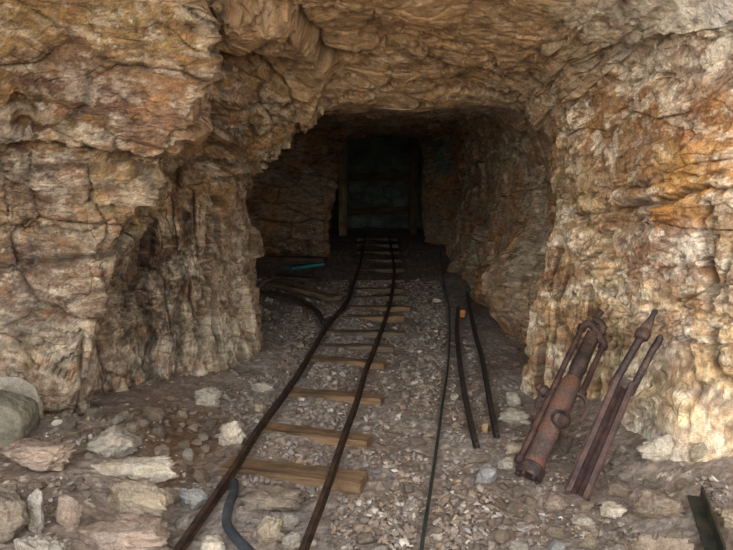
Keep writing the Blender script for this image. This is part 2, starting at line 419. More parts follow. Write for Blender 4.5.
# right wall: flat-faced jointed blocks
cidA2 = blocks(S + .31, (.55, .55, .30), .034, .008, 12, hw * rr, .014, .03)
cidB2 = blocks(S + .77, (.21, .21, .13), .013, .003, 13, hw * rr, .006, .045)
cidC2 = blocks(S + .11, (.085, .085, .045), (.0045), .001, 14, (.3 + .65 * sstep(-.1, .3, fbm(V, 2.2, 2, 58))) * rr, .0015, .06)
cidA = np.where(is_right, cidA2, cidA); cidB = np.where(is_right, cidB2, cidB); cidC = np.where(is_right, cidC2, cidC)
Q = np.stack([V[:, 0] + .08 * (V[:, 2]), V[:, 1], V[:, 2]], 1) + .03 * np.stack([fbm(V, 3, 3, 61), fbm(V, 3, 3, 62), fbm(V, 3, 3, 63)], 1)
blocks(Q, (.16, .16, .8), .055, .045, 4, vert, .022)
blocks(Q, (.05, .05, .22), .012, .012, 5, vert, .008)
# lens-shaped sheets hanging in the roof
blocks(S, (1.3, .6, .08), .034, .018, 6, is_ceil * 1.0, .008)
blocks(S, (.35, .2, .03), .008, .006, 8, is_ceil * 1.0, .004)
disp += .05 * fbm(V, 1.3, 2, 71) + .010 * fbm(S, 4.5, 3, 72, .5) * np.where(is_left, 1, .5) + .0045 * np.where(is_right, .8, 1) * fbm(S * np.array([1, 1, 2.5], np.float32), 24, 3, 73, .6)
disp -= .014 * np.abs(fbm(S * np.array([1, 1, 2.2], np.float32), 6, 4, 75, .5)) * (.4 + .6 * shat) * np.where(is_right, .5, np.where(is_ceil, .5, 1))
saw = s_ / .16 + .4 * fbm(V, 1.6, 2, 74); saw = saw - np.floor(saw)
disp += (.014 * saw) * hw * is_left

CRACKS = [  # polyline, depth (m), half width (px)
 ([(-5, 139), (45, 141), (85, 149), (125, 159), (163, 152)], .045, 3.5),
 ([(-5, 228), (50, 232), (92, 234)], .02, 1.8), ([(-5, 346), (40, 339), (78, 333)], .03, 2.2),
 ([(78, 335), (80, 385), (72, 432)], .05, 2.5), ([(97, 392), (100, 440)], .04, 2.5), ([(85, 390), (92, 425)], .03, 2), ([(112, 390), (84, 393)], .03, 1.6),
 ([(93, 168), (88, 205)], .035, 2.5), ([(0, 168), (8, 215)], .02, 1.6), ([(35, 150), (28, 180)], .02, 1.6), ([(98, 205), (104, 260), (105, 300)], .025, 2),
 ([(152, 225), (146, 300), (156, 385)], .08, 4), ([(186, 215), (178, 290), (182, 380)], .085, 4.5), ([(214, 212), (203, 300), (207, 330)], .11, 4.5), ([(122, 320), (132, 380)], .05, 3.5), ([(168, 240), (165, 330)], .03, 3), ([(228, 300), (238, 360)], .03, 3),
 ([(165, 200), (165, 160)], .05, 4),
 ([(568, 216), (640, 206), (735, 183)], .04, 2.6), ([(565, 196), (650, 182), (735, 168)], .025, 2), ([(590, 225), (660, 215)], .02, 2),
 ([(605, 232), (610, 290), (618, 350)], .045, 2.2), ([(582, 245), (578, 310), (585, 350)], .025, 2),
 ([(706, 212), (704, 250), (713, 305)], .07, 3.5), ([(716, 225), (709, 262), (722, 300)], .05, 3), ([(711, 330), (720, 370), (735, 388)], .06, 4), ([(735, 235), (722, 300)], .04, 2.5),
 ([(640, 275), (690, 268)], .02, 2), ([(620, 320), (690, 305), (735, 320)], .02, 2), ([(690, 340), (700, 420)], .03, 2.5), ([(690, 60), (688, 165)], .03, 2), ([(565, 150), (572, 215)], .03, 2.5), ([(640, 370), (735, 400)], .02, 2),
 ([(285, 0), (320, 40), (333, 58)], .05, 4), ([(333, 58), (400, 40), (440, 62), (520, 88)], .035, 3), ([(330, 102), (400, 86), (470, 95), (520, 100)], .035, 3), ([(370, 12), (420, 38), (480, 48), (545, 95)], .03, 2.5), ([(205, 45), (270, 28), (290, 20)], .04, 3.5), ([(215, 100), (265, 95), (305, 88)], .03, 3), ([(212, 125), (250, 125)], .03, 3),
 ([(530, 95), (560, 120), (600, 70), (660, 75)], .03, 2.5),
]
PLATES = [  # polygon, lift (m), edge softness (px)
 ([(92, 168), (166, 177), (165, 203), (94, 199)], .085, 2.5),
 ([(-20, -60), (207, -60), (203, 60), (190, 132), (150, 150), (85, 146), (-20, 137)], .085, 3.5),
 ([(212, 10), (285, 6), (331, 60), (312, 86), (314, 107), (290, 128), (262, 152), (222, 170), (210, 95)], .13, 8),
 ([(-20, 347), (76, 336), (72, 428), (-20, 432)], .05, 3),
 ([(566, 148), (735, 138), (735, 178), (570, 212)], .04, 4),
 ([(640, 208), (690, 197), (692, 216), (640, 224)], .04, 3),
 ([(22, 85), (38, 98), (34, 130), (14, 122), (10, 95)], -.07, 4),
 ([(565, 60), (735, 30), (735, 75), (640, 85), (572, 130)], -.04, 5),
 ([(625, 390), (735, 400), (735, 450), (690, 470), (630, 462)], .06, 6),
 ([(575, 245), (640, 235), (640, 330), (580, 340)], .025, 4),
]
for pl, d, w in CRACKS:
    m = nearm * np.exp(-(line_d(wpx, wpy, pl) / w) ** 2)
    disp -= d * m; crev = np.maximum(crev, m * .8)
for pg, d, w in PLATES:
    disp += d * nearm * sstep(-w, w, poly_sd(wpx, wpy, pg))
# interior bulge of broken rock against the right wall
b = np.exp(-(((V[:, 1] - 6.3) / .5) ** 2 + ((V[:, 2] - .35) / .42) ** 2)) * is_right
disp += .36 * b
far = sstep(5.5, 9, Yd)
disp *= (1 + .5 * far)
NEWV = V + NV * disp[:, None]

# ---- colour: hand-picked rock tints spread over the surface
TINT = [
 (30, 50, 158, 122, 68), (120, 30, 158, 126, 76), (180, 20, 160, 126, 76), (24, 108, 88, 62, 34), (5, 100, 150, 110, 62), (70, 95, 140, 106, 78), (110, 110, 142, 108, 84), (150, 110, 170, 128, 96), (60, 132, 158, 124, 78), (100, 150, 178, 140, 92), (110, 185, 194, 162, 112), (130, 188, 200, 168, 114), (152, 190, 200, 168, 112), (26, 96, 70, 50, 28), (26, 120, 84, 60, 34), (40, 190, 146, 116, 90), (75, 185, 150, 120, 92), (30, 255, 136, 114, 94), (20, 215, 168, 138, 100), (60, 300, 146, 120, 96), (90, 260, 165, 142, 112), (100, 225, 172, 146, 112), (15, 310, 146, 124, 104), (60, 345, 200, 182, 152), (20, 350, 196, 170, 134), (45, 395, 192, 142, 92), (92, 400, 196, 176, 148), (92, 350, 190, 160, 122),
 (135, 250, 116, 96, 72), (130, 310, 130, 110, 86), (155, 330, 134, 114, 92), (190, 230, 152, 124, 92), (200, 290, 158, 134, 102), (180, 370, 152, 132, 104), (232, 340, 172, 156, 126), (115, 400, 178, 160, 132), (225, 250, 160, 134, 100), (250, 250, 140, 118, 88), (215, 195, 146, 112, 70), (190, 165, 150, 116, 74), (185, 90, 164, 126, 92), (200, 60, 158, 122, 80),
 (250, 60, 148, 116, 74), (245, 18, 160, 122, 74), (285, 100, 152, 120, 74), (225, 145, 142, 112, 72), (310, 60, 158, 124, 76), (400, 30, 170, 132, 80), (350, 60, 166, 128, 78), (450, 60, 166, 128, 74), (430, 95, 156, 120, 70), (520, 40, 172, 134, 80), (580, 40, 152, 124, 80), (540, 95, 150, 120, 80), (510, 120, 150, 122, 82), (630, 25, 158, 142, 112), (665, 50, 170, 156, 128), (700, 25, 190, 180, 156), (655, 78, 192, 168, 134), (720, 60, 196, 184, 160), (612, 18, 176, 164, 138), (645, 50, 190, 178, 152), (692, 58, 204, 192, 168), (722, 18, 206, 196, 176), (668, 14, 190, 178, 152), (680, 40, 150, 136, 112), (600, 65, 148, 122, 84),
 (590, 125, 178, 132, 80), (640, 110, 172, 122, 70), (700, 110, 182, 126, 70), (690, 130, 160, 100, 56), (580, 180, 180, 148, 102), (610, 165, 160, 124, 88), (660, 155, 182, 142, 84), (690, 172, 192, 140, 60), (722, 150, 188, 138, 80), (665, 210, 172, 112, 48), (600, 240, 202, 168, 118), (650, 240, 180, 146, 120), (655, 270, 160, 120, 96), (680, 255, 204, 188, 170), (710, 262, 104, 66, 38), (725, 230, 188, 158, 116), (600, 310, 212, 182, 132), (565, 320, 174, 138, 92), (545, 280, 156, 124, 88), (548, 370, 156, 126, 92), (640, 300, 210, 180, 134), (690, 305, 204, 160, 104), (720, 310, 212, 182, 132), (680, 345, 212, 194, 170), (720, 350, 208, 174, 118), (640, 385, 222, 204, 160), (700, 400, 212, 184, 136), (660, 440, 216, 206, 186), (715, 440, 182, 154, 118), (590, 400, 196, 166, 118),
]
T = np.array(TINT, np.float32)
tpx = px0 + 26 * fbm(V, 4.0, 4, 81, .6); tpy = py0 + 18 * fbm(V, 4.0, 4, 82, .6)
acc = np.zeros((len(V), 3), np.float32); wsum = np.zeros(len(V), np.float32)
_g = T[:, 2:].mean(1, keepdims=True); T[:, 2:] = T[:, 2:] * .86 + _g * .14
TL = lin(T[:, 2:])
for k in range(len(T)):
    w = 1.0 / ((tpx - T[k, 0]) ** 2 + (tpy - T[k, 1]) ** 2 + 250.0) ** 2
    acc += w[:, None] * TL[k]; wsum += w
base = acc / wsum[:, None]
inner = lin((152, 124, 94)); inner2 = lin((164, 148, 122))
nI = sstep(-.25, .35, fbm(V, 1.6, 3, 91))
inn = inner * (1 - nI)[:, None] + inner2 * nI[:, None]
orange = lin((168, 112, 50)); n_or = sstep(.12, .4, fbm(V, 2.2, 3, 92))[:, None]
inn = inn * (1 - .6 * n_or) + orange * .6 * n_or
teal = lin((92, 128, 122))
mt = sstep(-6, 10, poly_sd(wpx, wpy, [(425, 140), (452, 138), (456, 172), (430, 178)])) * (Yd > 11.5)
inn = inn * (1 - .8 * mt)[:, None] + teal * (.8 * mt)[:, None]
fm = sstep(5.15, 6.0, Yd)[:, None]
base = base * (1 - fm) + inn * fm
# per-block tint, mineral staining, quartz, dark coating
bt = (rnd(cidA, 7) - .5) * .30 + (rnd(cidB, 7) - .5) * .26 + (rnd(cidC, 7) - .5) * .22
base = base * (1 + bt)[:, None]
wallw = np.where(is_ceil, .45, 1.0)
Sx = S * np.array([.8, .8, 1.6], np.float32)
rust = sstep(.12, .5, fbm(Sx, 6, 5, 94, .65)) * .55 * wallw
purp = sstep(.08, .45, fbm(Sx, 4.5, 5, 95, .65)) * .5 * wallw * is_left + sstep(.15, .45, fbm(Sx, 8.0, 4, 95, .65)) * .4 * is_right
quartz = sstep(.22, .45, fbm(Sx, 10, 5, 96, .7)) * .5 * wallw * (.35 + .65 * sstep(-.2, .3, fbm(V, 1.4, 2, 93)))
dark = sstep(.2, .55, fbm(Sx, 13, 4, 89, .7)) * .55
stain = is_right * nearm * sstep(.16, .26, fbm(Sx * np.array([1, 1, 1.3], np.float32), 3.2, 7, 87, .66)) * .5
pale = nearm * sstep(.14, .24, fbm(Sx, 3.8, 7, 86, .68)) * np.where(is_right, .6, .28 * is_left)
def mixto(b, c, w): return b * (1 - w)[:, None] + lin(c) * w[:, None]
base = mixto(base, (172, 118, 66), rust * .7)
base = mixto(base, (112, 84, 70), purp)
base = mixto(base, (218, 204, 178), quartz * (1 - .7 * far))
base = mixto(base, (228, 214, 188), pale)
base = mixto(base, (128, 92, 62), stain)
base = mixto(base, (84, 64, 46), dark)
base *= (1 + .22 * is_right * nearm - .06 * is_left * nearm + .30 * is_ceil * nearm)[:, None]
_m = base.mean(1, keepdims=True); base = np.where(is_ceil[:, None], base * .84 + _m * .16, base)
base *= (1 + .28 * fbm(V, 14, 4, 97, .7))[:, None]
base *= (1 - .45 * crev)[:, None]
base = np.clip(base, .01, .9)

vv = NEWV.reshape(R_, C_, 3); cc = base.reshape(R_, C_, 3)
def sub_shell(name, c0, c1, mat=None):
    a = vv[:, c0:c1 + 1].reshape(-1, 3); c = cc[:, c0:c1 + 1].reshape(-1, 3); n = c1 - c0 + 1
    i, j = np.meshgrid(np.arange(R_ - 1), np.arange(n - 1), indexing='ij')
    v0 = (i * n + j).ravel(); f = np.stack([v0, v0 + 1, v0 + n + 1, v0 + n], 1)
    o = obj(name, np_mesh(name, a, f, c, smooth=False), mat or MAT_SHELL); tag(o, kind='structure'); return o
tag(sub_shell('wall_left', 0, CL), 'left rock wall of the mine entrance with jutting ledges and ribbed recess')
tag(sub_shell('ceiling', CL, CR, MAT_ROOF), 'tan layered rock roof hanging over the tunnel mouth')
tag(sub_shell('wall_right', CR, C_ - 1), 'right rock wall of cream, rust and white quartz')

# end wall of the drift
nx, nz = 120, 110
gx, gz = np.meshgrid(np.linspace(-1.3, 1.7, nx), np.linspace(-.15, 2.4, nz), indexing='ij')
bv = np.stack([gx.ravel(), np.full(gx.size, 15.7), gz.ravel()], 1).astype(np.float32)
f1, f2, cid, vec = voronoi(bv / np.array([.4, .4, .25], np.float32), 9)
bv[:, 1] += (rnd(cid, 0) - .5) * .12 + .08 * fbm(bv, 2.5, 4, 99)
i, j = np.meshgrid(np.arange(nx - 1), np.arange(nz - 1), indexing='ij'); v0 = (i * nz + j).ravel()
bc = lin((96, 104, 92)) * (1 + .5 * fbm(bv, 3, 4, 98))[:, None]
tag(obj('wall_back', np_mesh('wall_back', bv, np.stack([v0, v0 + nz, v0 + nz + 1, v0 + 1], 1), np.clip(bc, .01, .9)), MAT_SHELL), 'grey green end face of the drift', kind='structure')

# ------------------------------------------------------------------ floor
LPIX = [(177, 549), (230, 472), (259, 426), (281, 397), (302, 366), (326, 326), (347, 300), (354, 280), (361, 259), (364, 240), (365, 233)]
RPIX = [(302, 549), (326, 486), (344, 433), (356, 401), (365, 370), (377, 340), (389, 305), (393, 284), (394, 266), (391, 246), (388, 233)]
def gz(px, py, z):
    d = ray(px, py); t = (CAMZ - z) / -d[2]; return Vector((d[0] * t, d[1] * t, z))
_lp = np.array([gz(a, b, .08) for a, b in LPIX]); _rp = np.array([gz(a, b, .08) for a, b in RPIX])
def fh(x, y):
    """height of the mine floor"""
    x = np.asarray(x, np.float32).ravel(); y = np.asarray(y, np.float32).ravel()
    p = np.stack([x, y, np.zeros_like(x)], 1)
    h = .022 * fbm(p, 1.5, 3, 201) + .010 * fbm(p, 9, 3, 202)
    nearf = 1 - sstep(4.6, 5.4, y)
    h += (.05 + .15 * (1 - sstep(3.5, 4.0, y))) * sstep(-.75, -1.35, x) * nearf + .26 * sstep(1.1, 1.85, x) * nearf * (1 - sstep(4.0, 4.6, y) * .5)
    h += .05 * sstep(-.9, -1.6, x) * sstep(6, 8, y)
    xl = np.interp(y, _lp[:, 1], _lp[:, 0]); xr = np.interp(y, _rp[:, 1], _rp[:, 0])
    h += .034 * np.exp(-((x - (.75 * xl + .25 * xr)) / .2) ** 2)
    return h
def hz(x, y): return float(fh([x], [y])[0])
def gnd(px, py, dz=0.0):
    d = ray(px, py); z = 0.0
    for _ in range(12):
        t = (CAMZ - z - dz) / -d[2]
        x, y = d[0] * t, d[1] * t
        z = .5 * z + .5 * hz(x, y)
    return Vector((x, y, hz(x, y) + dz))
def floor_grid(x0, x1, y0, y1, nx, ny):
    x = np.linspace(x0, x1, nx); y = np.linspace(y0, y1, ny)
    gx, gy = np.meshgrid(x, y, indexing='ij')
    return gx.ravel(), gy.ravel(), nx, ny
ys = np.concatenate([np.linspace(-14, 1.6, 50)[:-1], np.linspace(1.6, 6.5, 420)[:-1], np.linspace(6.5, 16.5, 260)])
xs = np.concatenate([np.linspace(-14, -2.9, 12)[:-1], np.linspace(-2.9, -2.0, 30)[:-1], np.linspace(-2.0, 2.2, 350)[:-1], np.linspace(2.2, 3.0, 20)[:-1], np.linspace(3, 14, 10)])
gx, gy = np.meshgrid(xs, ys, indexing='ij'); fx, fy = gx.ravel(), gy.ravel()
inside = (fy > 1.2) & (np.abs(fx) > 3.2)
fz = fh(fx, fy)
pf = np.stack([fx, fy, fz], 1).astype(np.float32)
f1, f2, cid, vec = voronoi(pf / np.array([.032, .032, .05], np.float32), 21)
peb = (.35 - f1).clip(0, 1)
pz = sstep(-.3, .3, fbm(pf, 2.0, 3, 203))
fz2 = fz + (.022 * peb * (.4 + .6 * pz)) * (rnd(cid, 1) > .25) + .007 * fbm(pf, 30, 3, 204)
f1b, f2b, cidb, _ = voronoi(pf / np.array([.085, .085, .1], np.float32), 22)
big = (rnd(cidb, 2) > .85) * (.38 - f1b).clip(0, 1)
fz2 += .07 * big
dirt = lin((134, 118, 104)); dirt2 = lin((120, 101, 84)); dirt3 = lin((146, 134, 122))
nA = sstep(-.3, .3, fbm(pf, 1.1, 3, 205))[:, None]; nB = sstep(0, .5, fbm(pf, 2.3, 3, 206))[:, None]
fc = dirt * (1 - nA) + dirt3 * nA; fc = fc * (1 - .6 * nB) + dirt2 * .6 * nB
fpx, fpy = project(pf)
brown = np.exp(-(((fpx - 175) / 40) ** 2 + ((fpy - 440) / 45) ** 2)) * (fy > 2)
fc = mixto(fc, (104, 74, 44), brown * .75)
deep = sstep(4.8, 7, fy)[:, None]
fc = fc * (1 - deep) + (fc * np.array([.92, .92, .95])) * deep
fc *= (1 + (rnd(cid, 3) - .5) * .7 * (f1 < .45))[:, None]
fc = np.where(((rnd(cid, 4) > .93) & (f1 < .4))[:, None], lin((186, 172, 152)), fc)
fc *= (1 - .35 * np.exp(-((f2 - f1) / .08) ** 2))[:, None]
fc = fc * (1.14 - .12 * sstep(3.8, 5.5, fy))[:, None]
pf[:, 2] = fz2
nX, nY = len(xs), len(ys)
i, j = np.meshgrid(np.arange(nX - 1), np.arange(nY - 1), indexing='ij'); v0 = (i * nY + j).ravel()
ff = np.stack([v0, v0 + nY, v0 + nY + 1, v0 + 1], 1)
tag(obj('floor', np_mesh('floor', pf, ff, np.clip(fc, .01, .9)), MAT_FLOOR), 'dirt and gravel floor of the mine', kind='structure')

# ------------------------------------------------------------------ obstacle list for scattering
OBST = []   # (x, y, r)
def seg_obst(pts, r):
    for a, b in zip(pts[:-1], pts[1:]):
        n = max(2, int((Vector(b) - Vector(a)).length / .03))
        for k in range(n):
            p = Vector(a).lerp(Vector(b), k / n); OBST.append((p.x, p.y, r))

# ------------------------------------------------------------------ track
M_RAIL = metal_mat('rail_steel', (62, 52, 46), (96, 72, 54), .5, .35, .55)
M_RAILD = metal_mat('dark_rail_steel', (66, 60, 54), (90, 76, 62), .4, .3, .6)
RAILP = [(-.036, 0), (.036, 0), (.036, .007), (.006, .014), (.006, .046), (.019, .050), (.019, .064), (-.019, .064), (-.019, .050), (-.006, .046), (-.006, .014), (-.036, .007)]
TIE_TOP = .052
def rail(name, pix, label, scale=1.0, dz=TIE_TOP + .003, mat=M_RAIL, extend=None, smooth=5, cat='rail', group=None, hs=None):
    pts = []
    for k, (x, y) in enumerate(pix):
        p = gnd(x, y); p.z = (hs[k] if hs else 0) + dz + (0 if hs else 0.0); pts.append(p)
    if extend: pts.insert(0, pts[0] + (pts[0] - pts[1]).normalized() * extend)
    pts = smooth_path(pts, smooth)
    bm = bmesh.new(); sweep(bm, pts, [(a * scale, b * scale) for a, b in RAILP])
    bm.transform(Matrix.Translation(-pts[0]))
    o = bm_obj(name, bm, mat, autos=25); o.location = pts[0]
    seg_obst(pts, .045 * scale)
    tag(o, label, cat, group); return o, pts
# foot of the rails lies at z = TIE_TOP; the pixel track follows the rail head, so aim at that height
def railpix(lst, z): return lst
def rail2(name, pix, label, zb, scale=.56, mat=M_RAIL, ext0=0.0, group=None, zs=None, cat='rail', per=5):
    pts = []
    for k, (x, y) in enumerate(pix):
        b_ = zs[k] if zs else zb
        p = gz(x, y, b_ + .05 * scale); p.z = b_; pts.append(p)
    if ext0: pts.insert(0, pts[0] + (pts[0] - pts[1]).normalized() * ext0)
    pts = smooth_path(pts, per)
    bm = bmesh.new(); sweep(bm, pts, [(a * scale, b * scale) for a, b in RAILP])
    o0 = pts[0].copy(); bm.transform(Matrix.Translation(-o0))
    o = bm_obj(name, bm, mat, autos=25); o.location = o0
    seg_obst(pts, .04); tag(o, label, cat, group); return o, pts
ZR = TIE_TOP + .006
_, LP = rail2('track_rail', LPIX, 'long rusty left rail of the main mine track running into the dark', ZR, ext0=1.6)
_, RP = rail2('track_rail', RPIX, 'long rusty right rail of the main mine track running into the dark', ZR, ext0=1.6)
rail2('branch_rail', [(323.5, 322), (319, 313), (311.6, 305), (296, 297), (272, 292), (252, 290)], 'curved rail branching off left from the main track into the side opening', .05, .56, M_RAILD)
rail2('loose_rail', [(477, 444), (469, 411), (462, 374), (457, 330), (458, 306)], 'left one of two loose rails lying side by side near the right wall', .02, .55, M_RAILD, group='loose rails by the right wall')
rail2('loose_rail', [(497, 434), (490, 398), (482, 354), (475, 330), (467, 292)], 'right one of two loose rails lying side by side near the right wall', .02, .55, M_RAILD, group='loose rails by the right wall')

# ties
M_TIE = [wood_mat('tie_wood', (106, 84, 62), (138, 108, 76)), wood_mat('tie_wood_grey', (88, 74, 60), (116, 98, 78))]
def wood_block(name, L, Wd, Ht, mat, seed, jag=.004):
    """rough sawn timber along local x"""
    nx_, ny_, nz_ = max(6, int(L / .03)), 6, 5
    bm = bmesh.new()
    bmesh.ops.create_cube(bm, size=1.0, matrix=Matrix.Diagonal((L, Wd, Ht, 1)))
    bmesh.ops.bevel(bm, geom=bm.edges[:], offset=.006, segments=2, affect='EDGES')
    xe = [e for e in bm.edges if abs((e.verts[0].co - e.verts[1].co).x) > L * .5]
    bmesh.ops.subdivide_edges(bm, edges=xe, cuts=nx_, use_grid_fill=True)
    vs = np.array([v.co[:] for v in bm.verts], np.float32)
    d = np.stack([fbm(vs + seed * 3.1, 9, 3, 301 + seed), fbm(vs + seed * 3.1, 9, 3, 302 + seed), fbm(vs + seed * 3.1, 9, 3, 303 + seed)], 1) * jag * 2
    for v, q in zip(bm.verts, d): v.co += Vector((float(q[0]), float(q[1]), float(q[2])))
    return bm
TIES = [  # left end px, right end px (top surface), width
 ((226, 461), (364, 477), .15), ((262, 424), (370, 438), .12), ((290, 389), (383, 396), .11), ((312, 356), (386, 362), .10),
 ((318, 344), (394, 345), .09), ((326, 330), (405, 331), .11), ((334, 316), (404, 315), .10), ((350, 306), (410, 306), .11), ((352, 296), (408, 295), .10),
 ((354, 288), (403, 288), .09), ((356, 279), (404, 279), .10), ((358, 268), (404, 268), .10), ((358, 259), (402, 259), .10), ((357, 251), (400, 251), .11), ((357, 244), (398, 244), .11), ((357, 238), (397, 238), .11)]
ORD = ['first', 'second', 'third', 'fourth', 'fifth', 'sixth', 'seventh', 'eighth', 'ninth', 'tenth', 'eleventh', 'twelfth', 'thirteenth', 'fourteenth', 'fifteenth', 'sixteenth']
for k, (a, b_, w) in enumerate(TIES):
    A = gz(*a, TIE_TOP); B = gz(*b_, TIE_TOP)
    B = A + (B - A) * 1.0; L = (B - A).length; ang = math.atan2((B - A).y, (B - A).x); h = .10
    bm = wood_block('railway_tie', L, w, h, None, k)
    o = bm_obj('railway_tie', bm, M_TIE[0 if k in (0, 1, 2, 3, 6, 7) else 1])
    c = (A + B) / 2; o.location = (c.x, c.y, TIE_TOP - .003 - h / 2); o.rotation_euler = (0, 0, ang)
    lab = 'weathered wooden tie under the main track, %s one counted from the front' % ORD[k]
    if k == 0: lab = 'wide orange brown wooden tie nearest the front, just behind the flat boulder'
    tag(o, lab, 'railway tie', 'wooden ties under the main track')
    for q in range(-1, int(L / .03) + 2):
        p = A.lerp(B, q * .03 / L); OBST.append((p.x, p.y, w * .5 + .02))

# ------------------------------------------------------------------ rocks
def ico(sub):
    bm = bmesh.new(); bmesh.ops.create_icosphere(bm, subdivisions=sub, radius=1.0)
    v = np.array([q.co[:] for q in bm.verts], np.float32); f = np.array([[q.index for q in p.verts] for p in bm.faces], np.int32); bm.free()
    return v / np.linalg.norm(v, axis=1, keepdims=True), f
ICO5, ICO4, ICO3, ICO1, ICO2 = ico(5), ico(4), ico(3), ico(1), ico(2)
def rock_verts(seed, dims, I=ICO5, planes=14, sharp=30, rough=.09, flat_bottom=True):
    r = np.random.default_rng(seed)
    d, f = I
    n = r.normal(size=(planes, 3)); n /= np.linalg.norm(n, axis=1, keepdims=True)
    n = np.concatenate([n, np.array([[1, .1, .1], [-1, .1, 0], [0, 1, .1], [0, -1, .05], [0, .05, 1], [0, 0, -1]])]); n /= np.linalg.norm(n, axis=1, keepdims=True)
    off = np.concatenate([r.uniform(.6, 1.02, planes), r.uniform(.86, .98, 6)])
    c = (d @ n.T) / off[None]
    c = np.maximum(c, 1e-3)
    inv = (c ** sharp).sum(1) ** (1.0 / sharp)
    v = d / inv[:, None]
    s = seed * 1.7
    v = v.astype(np.float32)
    f1, f2, cid, vec = voronoi((v + s) / np.array([.6, .6, .32], np.float32) , 460 + seed % 40)
    f1b, f2b, cidb, vecb = voronoi((v + s) / np.array([.22, .22, .13], np.float32), 470 + seed % 40)
    fr = rough * (1.2 * fbm(v + s, 1.6, 3, 401 + seed % 50, .5) + 1.5 * (rnd(cid, 0) - .5) + .5 * (rnd(cidb, 0) - .5) - .5 * np.exp(-((f2 - f1) / .06) ** 2) - .25 * np.exp(-((f2b - f1b) / .08) ** 2) + .5 * fbm(v * np.array([1, 1, 2]) + s, 7, 4, 440, .6))
    v = v * (1 + fr)[:, None]
    v = v.astype(np.float32)
    lo, hi = v.min(0), v.max(0)
    v = (v - (lo + hi) / 2) / (hi - lo) * np.array(dims, np.float32)
    return v, f
ROCKM = {k: rock_material('stone_' + k, c, bump=.8, bscale=1.6, strength=.85) for k, c in dict(
    grey=(156, 148, 134), green=(124, 119, 104), pink=(158, 140, 124), white=(182, 172, 154), tan=(156, 143, 122), brown=(136, 121, 104), blue=(142, 140, 136), orange=(166, 138, 108), dim=(124, 113, 99)).items()}
ROCKS = []
def rock(px0_, py0_, px1_, py1_, mat, label, seed, depth=None, tilt=(0, 0, 0), sink=.2, sharp=34, rough=.13, z=None, dY=0.0, name='rock', cat='rock', dep=.85, planes=14):
    """a stone whose outline in the photograph runs px0..px1, py0..py1"""
    base = gnd((px0_ + px1_) / 2, py1_)
    if z is not None:
        base = gz((px0_ + px1_) / 2, py1_, z)
    D = base.y * cp - (base.z - CAMZ) * sp
    wid = (px1_ - px0_) / F * D
    dep_ = wid * dep if depth is None else depth
    e = math.atan2(CAMZ - base.z, base.y)
    hgt_screen = (py1_ - py0_) / F * D
    h = max(.5 * wid * .4, (hgt_screen - dep_ * math.sin(e) * .8) / math.cos(e))
    h = max(h, .25 * wid)
    v, f = rock_verts(seed, (wid, dep_, h * (1 + sink)), sharp=sharp, rough=rough, planes=planes, I=ICO5 if wid > .12 else ICO4)
    o = obj(name, np_mesh(name, v, f), ROCKM[mat])
    zz = base.z if z is not None else hz(base.x, base.y + dep_ * .5)
    o.location = (base.x, base.y + dep_ * .42 + dY, zz + h * .5 - h * sink * .5)
    o.rotation_euler = (tilt[0], tilt[1], tilt[2] + ((seed * 37) % 100 - 50) / 160.0)
    tag(o, label, cat)
    OBST.append((base.x, base.y + dep_ * .42 + dY, max(wid, dep_) * .56))
    ROCKS.append((o, wid, dep_, h)); return o
rock(-34, 380, 28, 444, 'green', 'big smooth grey-green boulder at the left edge against the wall', 1, sharp=10, rough=.04, planes=8)
rock(-24, 376, 41, 424, 'grey', 'grey slab standing against the wall behind the smooth grey-green boulder', 2, dep=.22, sharp=14, rough=.05)
rock(-12, 434, 70, 474, 'pink', 'broad pinkish slab lying in front of the smooth grey-green boulder', 3, sharp=40, dep=.6)
rock(84, 418, 132, 458, 'grey', 'grey wedge-shaped rock with pale lower edge at foot of the left wall', 4, sharp=40)
rock(88, 455, 176, 484, 'white', 'long cream and pink rock lying behind the banded blocky rock', 5, dep=.35, sharp=40)
rock(98, 478, 174, 521, 'tan', 'blocky tan rock with wavy grey bands left of the track', 6, dep=.5, sharp=40)
rock(74, 514, 166, 562, 'pink', 'large rounded pinkish brown boulder at the bottom edge left of the track', 7, dep=.6, sharp=10, planes=8)
rock(-34, 478, 22, 545, 'dim', 'large dark grey boulder in the bottom left corner', 8, sharp=14)
rock(27, 490, 44, 533, 'grey', 'small upright pale slab leaning between bottom left boulders', 9, dep=.5, sharp=40)
rock(53, 497, 80, 530, 'pink', 'tilted pinkish grey slab beside the small upright slab', 10, dep=.5, tilt=(0, .35, .2), sharp=40)
rock(8, 534, 70, 588, 'grey', 'pale grey rock at bottom edge in front of the tilted slabs', 11, dep=.5)
rock(177, 486, 208, 512, 'blue', 'bluish grey stone just left of the left rail', 12, dep=.6)
rock(174, 514, 192, 530, 'grey', 'small cracked grey stone left of the left rail below the bluish stone', 13)
rock(215, 419, 245, 446, 'white', 'cream white stone lying against the outside of the left rail', 15, dep=.5, sharp=40, tilt=(0, -.3, 0))
rock(253, 400, 267, 412, 'tan', 'small tan stone beyond the cream white stone beside the left rail', 16)
rock(250, 380, 276, 392, 'grey', 'flat grey stone left of the track near the portal rib', 17, dep=.5)
rock(193, 386, 222, 406, 'grey', 'flat pale grey stone at the foot of the left rib', 18, dep=.5)
rock(236, 486, 302, 516, 'dim', 'flat brown grey boulder between the rails behind the black hose', 19, dep=.7, sharp=10, planes=9)
rock(250, 516, 285, 546, 'tan', 'blocky tan stone between the rails at the front', 20, dep=.5, sharp=40)
rock(281, 530, 301, 549, 'grey', 'small grey stone tucked against the right rail at the front', 21, dep=.6)
rock(196, 534, 226, 556, 'white', 'pale rounded stone at bottom edge between left rail and hose', 22)
rock(276, 514, 300, 530, 'grey', 'small flat stone between the blocky tan stone and the right rail', 24, dep=.4)
